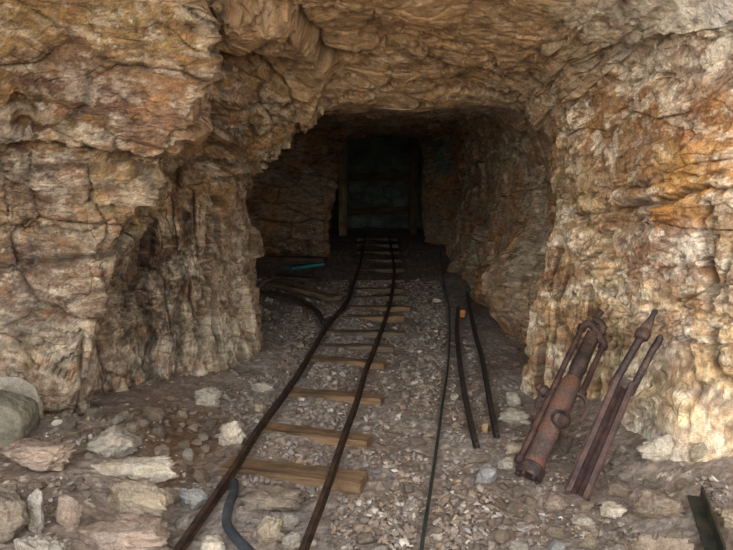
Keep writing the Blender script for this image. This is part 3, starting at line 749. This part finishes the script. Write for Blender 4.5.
rock(507, 389, 523, 408, 'grey', 'small grey boulder at the foot of the right portal edge', 30)
rock(499, 404, 532, 428, 'grey', 'larger grey boulder in front of the right portal edge', 31)
rock(506, 440, 528, 458, 'tan', 'pale layered stone left of the rusty rock drill', 33, sharp=40)
rock(498, 456, 522, 474, 'grey', 'grey stone beside the foot of the rusty rock drill', 34)
rock(476, 464, 500, 484, 'blue', 'dark bluish stone on the gravel left of the rusty rock drill', 35, dep=.6)
rock(481.5, 422, 489, 433, 'orange', 'pale orange stone between the ends of the loose rails', 36)
rock(451, 393, 459, 401, 'grey', 'small grey stone beside the left loose rail', 37)
rock(638, 484, 692, 522, 'brown', 'rounded brown boulder half buried near the right edge', 38, dep=.6, sharp=10, planes=8, sink=.3)
rock(630, 530, 694, 586, 'brown', 'flat brown boulder at the bottom edge near the green bar', 39, dep=.5, sharp=12, sink=.3)
rock(722, 506, 752, 528, 'tan', 'tan stone at right edge behind the green bar', 40, dep=.5)
rock(640, 432, 688, 462, 'white', 'white quartz boulder at the foot of the right wall', 41, dep=.4, sharp=40)
rock(690, 440, 716, 462, 'tan', 'cream stone right of the white quartz boulder', 42, dep=.4)
rock(604, 502, 628, 520, 'white', 'pale stone in front of the second drill', 43)
rock(573, 512, 598, 526, 'grey', 'small grey stone at the foot of the second drill', 44)

# ------------------------------------------------------------------ rock drills
M_IRON = metal_mat('dark_iron', (66, 54, 50), (98, 76, 62), .45, .3, .6, 18)
M_RUST = metal_mat('rusted_iron', (96, 80, 72), (122, 86, 68), .5, .15, .75, 9)
M_PURP = metal_mat('brown_iron', (68, 52, 48), (96, 72, 62), .5, .3, .6, 12)
def axes_empty(name, B, T):
    """empty at B whose local z runs to T, local -y towards the camera"""
    z = (T - B).normalized(); toC = (Vector((0, 0, CAMZ)) - (B + T) / 2)
    y = -(toC - z * toC.dot(z)).normalized(); x = y.cross(z).normalized()
    M = Matrix((x, y, z)).transposed().to_4x4(); M.translation = B
    o = empty(name); o.matrix_world = M; return o, (T - B).length
B1 = gnd(532, 480) + Vector((0, .02, .05)); T1 = Vector(P(602, 316, 3.92))
d1, L1 = axes_empty('rock_drill', B1, T1)
tag(d1, 'rusty rock drill with reddish brown barrel and round port, leaning on the right wall', 'rock drill', 'rock drills leaning on the right wall')
U = L1 / 182.0      # metres per photo pixel along the drill
bm = bmesh.new(); lathe(bm, [(.052, 0), (.058, .01), (.058, .05), (.052, .06), (.052, .2), (.057, .205), (.057, .235), (.052, .24), (.055, .33), (.058, .36), (.058, .52 * L1), (.05, .53 * L1), (.046, .55 * L1)], 28)
barrel = bm_obj('barrel', bm, M_RUST, d1)
tag(barrel, 'reddish brown rusted barrel')
bm = bmesh.new()
lathe(bm, [(.066, -.05), (.07, -.035), (.07, .012), (.06, .02)], 28)
for k in range(6):
    a = k * math.pi / 3; lathe(bm, [(.011, -.065), (.011, -.045)], 6, Matrix.Translation((.052 * math.cos(a), .052 * math.sin(a), 0)))
bm_obj('end_cap', bm, M_IRON, d1)
bm = bmesh.new(); lathe(bm, [(.04, .53 * L1), (.04, .6 * L1), (.046, .61 * L1), (.046, .66 * L1), (.042, .68 * L1), (.040, .86 * L1)], 20); bm_obj('piston_tube', bm, M_IRON, d1)
for s, z0, z1 in ((-1, -.01, .885), (1, .47, .83)):
    bm = bmesh.new(); x = s * .072
    tube(bm, [(x, -.01, z0 * L1), (x, -.01, z1 * L1)], .0165, 10)
    for q in (z0 + .02, z1 - .02): lathe(bm, [(.026, -.016), (.026, .016)], 6, Matrix.Translation((x, -.01, q * L1)))
    bm_obj('tie_rod', bm, M_PURP, d1)
bm = bmesh.new()   # crosshead: forked yoke between the tie rods
sweep(bm, smooth_path([(-.075, -.01, .86 * L1), (-.05, -.015, .905 * L1), (.0, -.02, .885 * L1), (.045, -.015, .845 * L1), (.078, -.01, .825 * L1)], 5), circ(.023, 10), ups=(0, 1, 0))
box(bm, (.03, -.02, .9 * L1), (.05, .045, .075), None, .01)
bm_obj('crosshead', bm, M_IRON, d1)
bm = bmesh.new()
sweep(bm, smooth_path([(.045, -.02, .875 * L1), (.02, -.03, .925 * L1), (-.02, -.025, .945 * L1), (-.03, -.02, .965 * L1)], 5), circ(.021, 10), ups=(0, 1, 0))
bm_obj('chuck_link', bm, M_IRON, d1)
bm = bmesh.new(); tube(bm, [(-.03, -.02, .955 * L1), (-.012, -.02, 1.0 * L1 + .012)], .019, 12); bm_obj('chuck_stub', bm, M_IRON, d1)
MP = Matrix.Translation((.03, -.045, .285 * L1)) @ Matrix.Rotation(math.radians(90), 4, 'X') @ Matrix.Rotation(math.radians(-18), 4, 'Y')
bm = bmesh.new()
lathe(bm, [(.05, -.012), (.05, .022), (.045, .03), (.034, .03), (.032, .012), (.0, .012)], 28, MP)
port = bm_obj('port_flange', bm, M_IRON, d1)
for k in range(6):
    bm = bmesh.new()
    a = k * math.pi / 3 + .3; lathe(bm, [(.007, .028), (.007, .038)], 6, MP @ Matrix.Translation((.041 * math.cos(a), .041 * math.sin(a), 0)))
    bm_obj('flange_bolt', bm, M_IRON, port)
MV = Matrix.Translation((-.055, 0, .40 * L1)) @ Matrix.Rotation(math.radians(-75), 4, 'Y')
bm = bmesh.new(); lathe(bm, [(.02, 0), (.02, .035), (.034, .04), (.034, .07), (.024, .078), (.024, .095), (.0, .097)], 14, MV)
val = bm_obj('valve', bm, M_IRON, d1)
bm = bmesh.new(); tube(bm, [(-.12, -.01, .40 * L1), (-.125, -.02, .33 * L1), (-.10, -.02, .30 * L1)], .009, 8); bm_obj('valve_lever', bm, M_IRON, val)
bm = bmesh.new(); sweep(bm, smooth_path([(.05, -.015, .475 * L1), (.085, -.02, .47 * L1), (.115, -.02, .44 * L1), (.128, -.02, .39 * L1), (.12, -.02, .33 * L1)], 5), [(-.006, -.014), (.006, -.014), (.006, .014), (-.006, .014)], ups=(0, 1, 0)); bm_obj('curved_handle', bm, M_RUST, d1)
seg_obst([B1, B1 + Vector((.12, .15, 0))], .08)

B2 = gnd(579, 497) + Vector((0, .02, .02)); T2 = Vector(P(655, 310, 3.40))
d2, L2 = axes_empty('rock_drill', B2, T2)
tag(d2, 'brown steel drill cradle with two rods, leaning right of the rusty rock drill', 'rock drill', 'rock drills leaning on the right wall')
bm = bmesh.new()
hw_, tl = .062, .60 * L2
prof = [(-hw_, .045), (-hw_, -.035), (-hw_ + .012, -.043), (-hw_ + .034, -.038), (-hw_ + .038, .0), (-.006, .012), (0, .006), (.006, .012), (hw_ - .038, .0), (hw_ - .034, -.038), (hw_ - .012, -.043), (hw_, -.035), (hw_, .045)]
NPF = len(prof)
rings = []
for z in np.linspace(-.02, tl, 14):
    taper = 1 - .10 * z / tl
    rings.append([bm.verts.new((x * taper, y, float(z))) for x, y in prof])
for a, b_ in zip(rings[:-1], rings[1:]):
    for k in range(NPF): bm.faces.new((a[k], a[(k + 1) % NPF], b_[(k + 1) % NPF], b_[k]))
bm.faces.new(rings[0][::-1]); bm.faces.new(rings[-1])
cr_ = bm_obj('cradle', bm, M_PURP, d2, autos=20)
bm = bmesh.new(); box(bm, (0, .012, tl - .01), (.07, .03, .05), None, .006); bm_obj('end_plate', bm, M_IRON, d2)
bm = bmesh.new(); tube(bm, [(-.044, -.005, tl * .9), (-.012, -.005, .83 * L2)], .0195, 12); bm_obj('drill_rod', bm, M_IRON, d2)
bm = bmesh.new()
MC = Matrix.Translation((-.012, -.005, .82 * L2)) @ Matrix.Rotation(math.radians(5), 4, 'Y')
lathe(bm, [(.022, 0), (.036, .014), (.038, .045), (.03, .062), (.02, .068)], 14, MC)
bm_obj('rod_collar', bm, M_IRON, d2)
bm = bmesh.new()
for sx, sy, z0, z1, s1 in ((.032, .016, .85, .96, .5),):
    pr = []
    for t, wx, wy in ((0, .03, .014), (.3, .026, .012), (.75, .012, .01), (.9, .016, .011), (1, .010, .008)):
        z = (.862 + t * .14) * L2
        pr.append([bm.verts.new((-.008 + .012 * t + a * wx, -.005 + b_ * wy, z)) for a, b_ in ((-1, -.5), (-.5, -1), (.5, -1), (1, -.5), (1, .5), (.5, 1), (-.5, 1), (-1, .5))])
    for a, b_ in zip(pr[:-1], pr[1:]):
        for k in range(8): bm.faces.new((a[k], a[(k + 1) % 8], b_[(k + 1) % 8], b_[k]))
    bm.faces.new(pr[0][::-1]); bm.faces.new(pr[-1])
bm_obj('pointed_bit', bm, M_IRON, d2)
bm = bmesh.new(); tube(bm, [(.044, -.005, tl * .9), (.062, -.005, .80 * L2), (.072, -.005, .845 * L2)], .018, 12)
lathe(bm, [(.018, 0), (.018, .03), (.006, .05)], 6, Matrix.Translation((.072, -.005, .84 * L2)))
bm_obj('side_rod', bm, M_IRON, d2)
seg_obst([B2, B2 + Vector((.1, .12, 0))], .08)

# ------------------------------------------------------------------ hoses, bars and timber
M_HOSE = metal_mat('black_rubber', (52, 56, 58), (74, 78, 78), .4, 0.0, .55, 8)
hp = [gz(x, y, .075) for x, y in ((234, 482), (234, 492), (228, 508), (227, 524), (236, 538), (250, 552), (270, 570))]
bm = bmesh.new(); hs = smooth_path(hp, 8); tube(bm, hs, .021, 14)
o = bm_obj('rubber_hose', bm, M_HOSE); tag(o, 'thick black rubber hose curving between the rails at the front', 'hose'); seg_obst(hs, .03)
bm = bmesh.new()
lp = [gnd(440, 252), gnd(441, 264), gnd(443, 282), gnd(448, 304), gnd(449.5, 325), gnd(449, 352), gnd(447, 376), gnd(442.5, 406), gnd(438, 440), gnd(431, 490), gnd(423.5, 538), gnd(421, 560)]
for p in lp: p.z += .022
lpts = smooth_path(lp, 8); tube(bm, lpts, .009, 8)
M_PIPE = metal_mat('dark_green_pipe', (50, 58, 54), (66, 66, 56), .4, .2, .6)
o = bm_obj('air_line', bm, M_PIPE); tag(o, 'thin dark air line running along the gravel right of the track', 'hose'); seg_obst(lpts, .02)
# green angle iron, bottom right
M_GREEN = metal_mat('green_painted_iron', (40, 44, 36), (66, 60, 46), .5, .1, .7)
A = gnd(694, 503) + Vector((0, 0, .055)); B = gnd(716, 566) + Vector((0, 0, .05))
bm = bmesh.new(); sweep(bm, [A, A.lerp(B, .5), B], [(-.03, .03), (-.03, -.03), (.03, -.03), (.03, -.022), (-.022, -.022), (-.022, .03)])
o = bm_obj('angle_iron', bm, M_GREEN, autos=20); tag(o, 'dark green angle iron bar lying on the rubble in the bottom right corner', 'metal bar'); seg_obst([A, B], .05)
# wood block and timbers
def timber(name, a, b_, w, h, z, mat, label, cat, seed, za=None, zb=None):
    A = gz(a[0], a[1], z if za is None else za); B = gz(b_[0], b_[1], z if zb is None else zb)
    d = B - A; L = d.length
    o = bm_obj(name, wood_block(name, L, w, h, None, seed), mat)
    o.location = (A + B) / 2
    o.rotation_euler = d.to_track_quat('X', 'Z').to_euler()
    tag(o, label, cat); seg_obst([A, B], w * .6); return o
M_OLD = wood_mat('old_timber', (98, 82, 62), (140, 120, 92))
M_DARK = wood_mat('dark_timber', (70, 56, 42), (104, 84, 62))
M_TEAL = wood_mat('teal_painted_board', (44, 100, 102), (66, 128, 124))
M_BLOCK = wood_mat('orange_wood', (150, 98, 52), (186, 130, 76))
timber('wood_block', (460.2, 313), (464.6, 313), .08, .08, .07, M_BLOCK, 'short orange brown wood block lying between the loose rails', 'wood block', 40)
timber('plank', (272, 283), (337, 298.5), .14, .05, .05, M_OLD, 'long weathered plank lying beside the curved branch rail', 'plank', 41)
timber('plank', (263, 259), (325, 261), .16, .10, .06, M_DARK, 'dark timber lying along the foot of the inner left wall', 'plank', 42)
timber('plank', (289, 268), (322, 264), .14, .035, .17, M_TEAL, 'teal painted board lying on the dark timber inside the mine', 'plank', 43)
timber('stick', (312, 272), (319, 288), .03, .03, .085, M_OLD, 'thin pale stick lying in front of the teal board', 'stick', 44)
timber('plank', (275, 276), (320, 280), .18, .04, .03, M_DARK, 'dark flat board lying between the teal board and the weathered plank', 'plank', 45)
rock(432, 297, 442, 303, 'white', 'white brick-shaped stone inside the tunnel right of the main track', 50, dep=.5, sharp=30)
# timber set at the far end
def post(name, px, pyt, pyb, Y, w, mat, label, cat='timber post', seed=60):
    a = Vector(P(px, pyb, Y)); a.z = hz(a.x, Y) - .02; t = Vector(P(px, pyt, Y))
    L = t.z - a.z
    o = bm_obj(name, wood_block(name, L, w, w, None, seed), mat)
    o.location = (a.x, Y, a.z + L / 2); o.rotation_euler = (0, math.pi / 2, 0); tag(o, label, cat); return o
M_POST = wood_mat('post_timber', (120, 98, 70), (160, 134, 98))
post('timber_post', 343, 142, 228, 14.2, .16, M_POST, 'square timber post standing at left of the dark end chamber')
post('timber_post', 413, 150, 228, 14.4, .14, M_DARK, 'dark timber post standing at right of the end chamber', seed=61)
for (y, s, lab) in ((177, 62, 'upper dark beam spanning the end chamber'), (211, 63, 'lower dark beam spanning the end chamber')):
    a, b_ = Vector(P(350, y, 15.2)), Vector(P(412, y, 15.2))
    o = bm_obj('timber_beam', wood_block('timber_beam', (b_ - a).length, .14, .16, None, s), M_DARK); o.location = (a + b_) / 2
    tag(o, lab + ', set in front of the end wall', 'timber beam')

# ------------------------------------------------------------------ loose stones (countable) and gravel (not)
OB = np.array(OBST, np.float32)
def free(x, y, r):
    d = np.hypot(OB[:, 0] - x, OB[:, 1] - y); return (d > OB[:, 2] + r).all()
WALLX_L = [(2.4, -1.9), (3.6, -1.75), (3.9, -1.45), (4.2, -1.15), (4.7, -.98), (5.2, -.72), (6.0, -.78), (6.5, -1.6), (9, -2), (11, -.6), (15, -.6)]
WALLX_R = [(2.4, 1.75), (3.2, 1.5), (3.7, 1.2), (4.4, .95), (5.0, .98), (6.4, .85), (9, 1.1), (13, .95), (15, .95)]
def wlim(y): return np.interp(y, *zip(*WALLX_L)), np.interp(y, *zip(*WALLX_R))
protos = []
for k in range(10):
    v, f = rock_verts(700 + k, (1, .8, .62), I=ICO3, planes=9, sharp=40, rough=.06)
    for mk in ('grey', 'tan', 'white', 'dim', 'pink'):
        protos.append((mk, k, v, f))
pmesh = {}
cnt = 0; tries = 0; placed = []
while cnt < 210 and tries < 9000:
    tries += 1
    y = 2.45 + 5.0 * random.random() ** 1.9
    lo, hi = wlim(y); x = random.uniform(max(lo + .15, -.55 * y), min(hi - .12, .55 * y))
    s = random.choice((.03, .035, .035, .04, .04, .045, .05, .06, .08)) * (1.0 if y < 4 else .9)
    if not free(x, y, s * .55): continue
    if placed and min((x - a) ** 2 + (y - b_) ** 2 - ((s + c) * .55) ** 2 for a, b_, c in placed) < 0: continue
    mk, k, v, f = random.choice(protos); mk = random.choice(('grey', 'tan', 'dim', 'dim', 'dim', 'pink', 'brown', 'brown', 'blue'))
    if (mk, k) not in pmesh:
        pmesh[(mk, k)] = np_mesh('loose_stone', v, f); pmesh[(mk, k)].materials.append(ROCKM[mk])
    o = bpy.data.objects.new('loose_stone', pmesh[(mk, k)]); COL.objects.link(o)
    o.scale = (s, s, s); o.rotation_euler = (random.uniform(-.3, .3), random.uniform(-.3, .3), random.uniform(0, 6.28))
    o.location = (x, y, hz(x, y) + s * .17)
    tag(o, 'small angular stone lying loose on the gravel floor', 'stone', 'small loose stones on the gravel floor')
    placed.append((x, y, s)); cnt += 1
OB = np.concatenate([OB, np.array([(a, b_, c * .62) for a, b_, c in placed], np.float32)])

for side, cnt0, (xa, xb), (ya, yb), lab, grp in ((-1, 26, (-1.75, -.72), (2.75, 3.95), 'rough fist-sized stone in the rubble at the foot of the left wall', 'rough stones at the foot of the left wall'),
                                            (1, 16, (.62, 1.6), (2.55, 3.7), 'rough fist-sized stone in the rubble at the foot of the right wall', 'rough stones at the foot of the right wall')):
    c_, t_ = 0, 0
    while c_ < cnt0 and t_ < 4000:
        t_ += 1
        y = random.uniform(ya, yb); lo_, hi_ = wlim(y); x = random.uniform(max(xa, lo_ + .12, -.53 * y), min(xb, hi_ - .1, .53 * y)); sz_ = random.choice((.07, .08, .09, .11, .13, .15))
        d = np.hypot(OB[:, 0] - x, OB[:, 1] - y)
        if not (d > OB[:, 2] + sz_ * .62).all(): continue
        mk, k, v, f = random.choice(protos); mk = random.choice(('grey', 'tan', 'dim', 'dim', 'pink', 'brown'))
        if (mk, k + 100) not in pmesh:
            v4, f4 = rock_verts(800 + k, (1, .8, .66), I=ICO4, planes=12, sharp=34, rough=.11)
            pmesh[(mk, k + 100)] = np_mesh('rubble_stone', v4, f4); pmesh[(mk, k + 100)].materials.append(ROCKM[mk])
        o = bpy.data.objects.new('rubble_stone', pmesh[(mk, k + 100)]); COL.objects.link(o)
        o.scale = (sz_, sz_, sz_ * random.uniform(.8, 1.1)); o.rotation_euler = (random.uniform(-.3, .3), random.uniform(-.3, .3), random.uniform(0, 6.28))
        o.location = (x, y, hz(x, y) + sz_ * .16)
        tag(o, lab, 'stone', grp); c_ += 1
        OB = np.concatenate([OB, np.array([(x, y, sz_ * .66)], np.float32)])

NG = 42000
yy = 2.35 + 6.5 * rng.random(NG) ** 2.2
lo, hi = wlim(yy)
lo = np.maximum(lo + .05, -.56 * yy); hi = np.minimum(hi - .03, .56 * yy)
xx = lo + (hi - lo) * rng.random(NG)
sz = (.006 + .0155 * rng.random(NG) ** 3.0) * (1 + .08 * (yy - 2.4))
ok = np.ones(NG, bool)
for a in range(0, NG, 2000):
    d = np.hypot(xx[a:a + 2000, None] - OB[None, :, 0], yy[a:a + 2000, None] - OB[None, :, 1]) - OB[None, :, 2]
    ok[a:a + 2000] = d.min(1) > sz[a:a + 2000] * 1.7
clump = fbm(np.stack([xx, yy, 0 * xx], 1), 1.6, 3, 501)
ok &= rng.random(NG) < sstep(-.45, .1, clump) * .7 + .3
ok &= ~((xx < -.75) & (yy > 3.3) & (rng.random(NG) > .35))
xx, yy, sz = xx[ok], yy[ok], sz[ok]; n = len(xx)
I1 = ICO1[0]; nf = len(I1)
rv = I1[None] * (1 + .28 * rng.normal(size=(n, nf, 1))).clip(.55, 1.5)
ax = np.stack([1 + .5 * rng.random(n), .6 + .5 * rng.random(n), .4 + .4 * rng.random(n)], 1)
rv = rv * ax[:, None] * sz[:, None, None]
th = rng.random(n) * 6.28; ph = rng.normal(size=n) * .35
c, s = np.cos(th)[:, None], np.sin(th)[:, None]
z2 = rv[..., 2] * np.cos(ph)[:, None] + rv[..., 0] * np.sin(ph)[:, None]; x2 = rv[..., 0] * np.cos(ph)[:, None] - rv[..., 2] * np.sin(ph)[:, None]
xw = x2 * c - rv[..., 1] * s + xx[:, None]; yw = x2 * s + rv[..., 1] * c + yy[:, None]
zw = z2 + (fh(xx, yy) + .006 + sz * .25)[:, None]
gv = np.stack([xw, yw, zw], 2).reshape(-1, 3)
gf = (ICO1[1][None] + (np.arange(n) * nf)[:, None, None]).reshape(-1, 3)
pal = lin(np.array([(136, 122, 109), (124, 110, 97), (146, 133, 119), (178, 168, 152), (142, 120, 98), (116, 101, 88), (140, 131, 121), (156, 134, 112)]))
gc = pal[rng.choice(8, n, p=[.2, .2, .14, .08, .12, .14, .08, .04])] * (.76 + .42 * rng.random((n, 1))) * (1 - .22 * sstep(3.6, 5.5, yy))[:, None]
gc = np.repeat(gc, nf, 0)
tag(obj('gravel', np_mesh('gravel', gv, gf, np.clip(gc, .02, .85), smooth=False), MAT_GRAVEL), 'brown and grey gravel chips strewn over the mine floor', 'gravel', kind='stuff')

# ------------------------------------------------------------------ light: open sky behind the camera, sun on the ground outside
w = bpy.data.worlds.new('sky'); SC.world = w; w.use_nodes = True
nt = w.node_tree; nt.nodes.clear()
out = nt.nodes.new('ShaderNodeOutputWorld'); bg = nt.nodes.new('ShaderNodeBackground'); nt.links.new(bg.outputs[0], out.inputs[0])
tc = nt.nodes.new('ShaderNodeTexCoord'); sx = nt.nodes.new('ShaderNodeSeparateXYZ'); nt.links.new(tc.outputs['Generated'], sx.inputs[0])
mr = nt.nodes.new('ShaderNodeMapRange'); mr.inputs['From Min'].default_value = -1; nt.links.new(sx.outputs['Z'], mr.inputs[0])
rp = ramp(nt, mr.outputs[0], [(0.0, (.5, .42, .33)), (.49, (.6, .52, .42)), (.52, (1.26, 1.29, 1.33)), (.6, (1.1, 1.12, 1.15)), (1.0, (.75, .85, 1.0))])
nt.links.new(rp.outputs[0], bg.inputs[0])
ms = nt.nodes.new('ShaderNodeMapRange'); ms.inputs['From Min'].default_value = 1; ms.inputs['From Max'].default_value = -1   # brighter open sky to the left
ms.inputs['To Min'].default_value = 2.6; ms.inputs['To Max'].default_value = 6.8
nt.links.new(sx.outputs['X'], ms.inputs[0]); nt.links.new(ms.outputs[0], bg.inputs[1])
sun = bpy.data.lights.new('sun', 'SUN'); so = bpy.data.objects.new('sun', sun); COL.objects.link(so)
sun.energy = 8.0; sun.angle = math.radians(.6); sun.color = (1, .98, .95)
so.rotation_euler = (math.radians(-32), 0, 0)     # from beyond the hill, high
so.location = (0, 0, 8)
SC.view_settings.view_transform = 'Standard'; SC.view_settings.look = 'None'; SC.view_settings.exposure = 0.0
